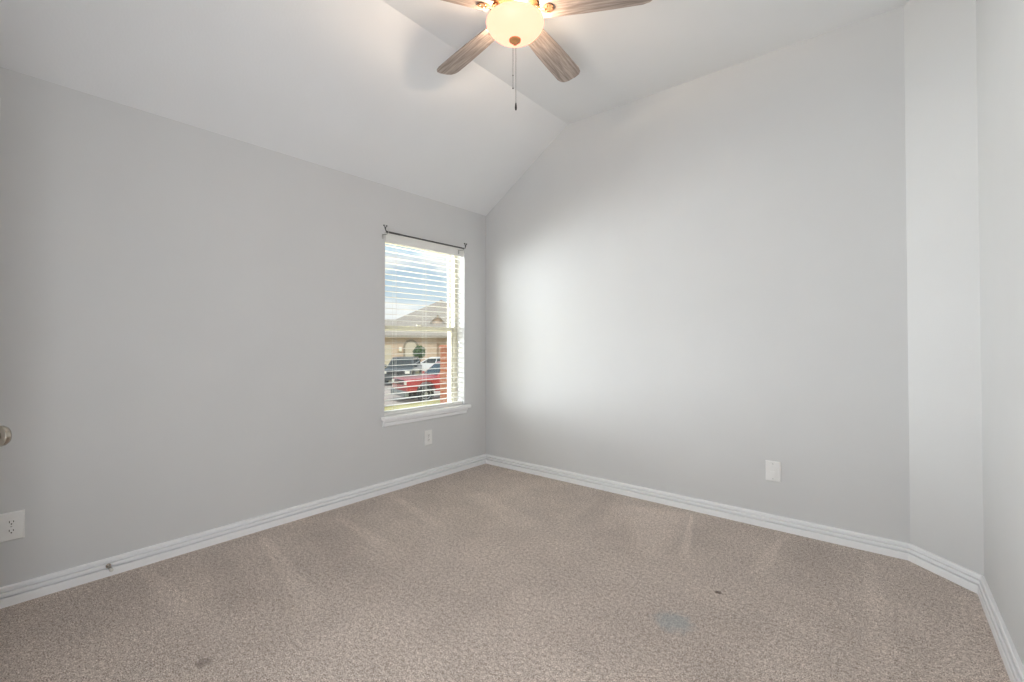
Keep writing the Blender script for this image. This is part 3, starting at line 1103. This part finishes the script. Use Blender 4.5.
def house(label, loc, rz, w_, d_, h_, rh, items, wing=None, gable=None):
    """local -Y faces the street"""
    t = tag(empty('house', loc, rz), label, 'house')
    wl = MB().box((-w_ / 2, 0, -0.3), (w_ / 2, d_, h_))
    if wing:
        wl.box((wing[0], wing[2], -0.3), (wing[1], wing[3], h_))
    wl.build('walls', M['brick_tan'], t)
    rf = hip(MB(), -w_ / 2, w_ / 2, 0, d_, h_ + 0.16, rh)
    if wing:
        hip(rf, wing[0], wing[1], wing[2], wing[3], h_ + 0.17, wing[4])
    ro = rf.build('roof', M['shingle'], t)
    if gable:
        gx, gw, gy, gzb, gzh = gable
        g = MB()
        g.prism([(gx - gw / 2, gzb - 0.5), (gx + gw / 2, gzb - 0.5), (gx + gw / 2, gzb), (gx, gzh), (gx - gw / 2, gzb)], 2.0, 'Y', gy)
        go = g.build('gable', M['brick_tan'], t)
        gr = MB()
        for s in (-1, 1):
            gr.prism([(gx + s * (gw / 2 + 0.2), gzb - 0.2), (gx, gzh + 0.02), (gx, gzh + 0.16), (gx + s * (gw / 2 + 0.2), gzb - 0.05)], 2.2, 'Y', gy - 0.2)
        gr.build('gable_roof', M['fascia'], go)
    for kind, x0, x1, z0, z1, y in items:
        if kind == 'garage':
            g = MB().box((x0, y - 0.04, z0), (x1, y + 0.1, z1))
            for k in range(4):
                for q in range(6):
                    dx = (x1 - x0) / 6
                    dz = (z1 - z0) / 4
                    g.box((x0 + dx * q + 0.08, y - 0.06, z0 + dz * k + 0.1), (x0 + dx * (q + 1) - 0.08, y - 0.03, z0 + dz * (k + 1) - 0.1), bev=0.01)
            g.build('garage_door', M['garage'], t)
        elif kind == 'window':
            fo = MB()
            fo.box((x0, y - 0.05, z0), (x0 + 0.07, y + 0.05, z1)).box((x1 - 0.07, y - 0.05, z0), (x1, y + 0.05, z1))
            fo.box((x0, y - 0.05, z0), (x1, y + 0.05, z0 + 0.07)).box((x0, y - 0.05, z1 - 0.07), (x1, y + 0.05, z1))
            fo.box((x0, y - 0.045, (z0 + z1) / 2 - 0.03), (x1, y + 0.05, (z0 + z1) / 2 + 0.03))
            fw = fo.build('window', M['garage'], t)
            MB().box((x0 + 0.05, y - 0.02, z0 + 0.05), (x1 - 0.05, y + 0.03, z1 - 0.05)).build('pane', M['hglass'], fw)
        elif kind == 'arch':
            cx, r = (x0 + x1) / 2, (x1 - x0) / 2
            pts_o = [(x1 + 0.18, z0)] + [(cx + (r + 0.18) * math.cos(math.pi * i / 12), z1 + (r + 0.18) * math.sin(math.pi * i / 12)) for i in range(13)] + [(x0 - 0.18, z0)]
            MB().prism(pts_o, 0.12, 'Y', y - 0.1).build('entry_arch', M['fascia'], t)
            pts_i = [(x1, z0)] + [(cx + r * math.cos(math.pi * i / 12), z1 + r * math.sin(math.pi * i / 12)) for i in range(13)] + [(x0, z0)]
            MB().prism(pts_i, 0.06, 'Y', y - 0.13).build('front_door', M['garage'], t)
        elif kind == 'lamp':
            MB().box((x0, y - 0.25, z0), (x1, y, z1), bev=0.05).build('porch_lamp', M['lantern'], t)
    return t


# tan house across the street, its entry seen through the window
house('tan brick house with a grey hip roof and arched entry across the street', (-30.03, 26.76, -1.3), R(52), 15, 18, 2.9, 4.1,
      [('garage', -9.6, -5.0, 0.0, 2.2, -2.0), ('arch', -3.8, -2.8, 0.0, 2.0, -2.0), ('lamp', -4.35, -4.1, 1.6, 2.0, -2.0),
       ('window', 0.6, 2.4, 0.7, 2.2, 0.0), ('window', 4.2, 6.0, 0.7, 2.2, 0.0)],
      wing=(-11.0, -1.0, -2.0, 4.0, 1.55), gable=(-0.7, 1.1, 2.0, 4.45, 5.0))


# small tree ------------------------------------------------------
def tree(label, loc, hgt, rad, seed):
    rnd = random.Random(seed)
    t = tag(empty('small_tree', loc), label, 'tree')
    tk = MB()
    tk.tube([(0, 0, -0.1), (0.03, 0.02, hgt * 0.3), (0.0, 0.03, hgt * 0.75)], [0.07, 0.055, 0.03], 10)
    for k in range(6):
        a = k * 1.1
        tk.tube([(0.02, 0.02, hgt * (0.3 + 0.05 * k)), (rad * 0.6 * math.cos(a), rad * 0.6 * math.sin(a), hgt * (0.5 + 0.06 * k))], [0.03, 0.012], 8)
    tk.build('trunk', M['bark'], t, smooth=50)
    b_ = bmesh.new()
    for k in range(900):
        u = Vector((rnd.gauss(0, 1), rnd.gauss(0, 1), rnd.gauss(0, 1))).normalized() * rad * rnd.random() ** 0.4
        cpos = Vector((u.x, u.y, hgt * 0.68 + u.z * 1.15))
        s = 0.09 + 0.07 * rnd.random()
        ax = Vector((rnd.gauss(0, 1), rnd.gauss(0, 1), rnd.gauss(0, 1))).normalized()
        q = ax.orthogonal().normalized()
        p = ax.cross(q)
        vs = [b_.verts.new(cpos + d_) for d_ in (-q * s, p * s * 0.45 - ax * s * 0.1, q * s, -p * s * 0.45 - ax * s * 0.1)]
        b_.faces.new(vs)
    me = bpy.data.meshes.new('foliage')
    b_.to_mesh(me)
    b_.free()
    me.materials.append(M['leaf'])
    o = bpy.data.objects.new('foliage', me)
    COL.objects.link(o)
    o.parent = t


tree('small green tree in front of the tan house, behind the parked cars', (-27.8, 21.7, -1.4), 2.5, 0.5, 3)
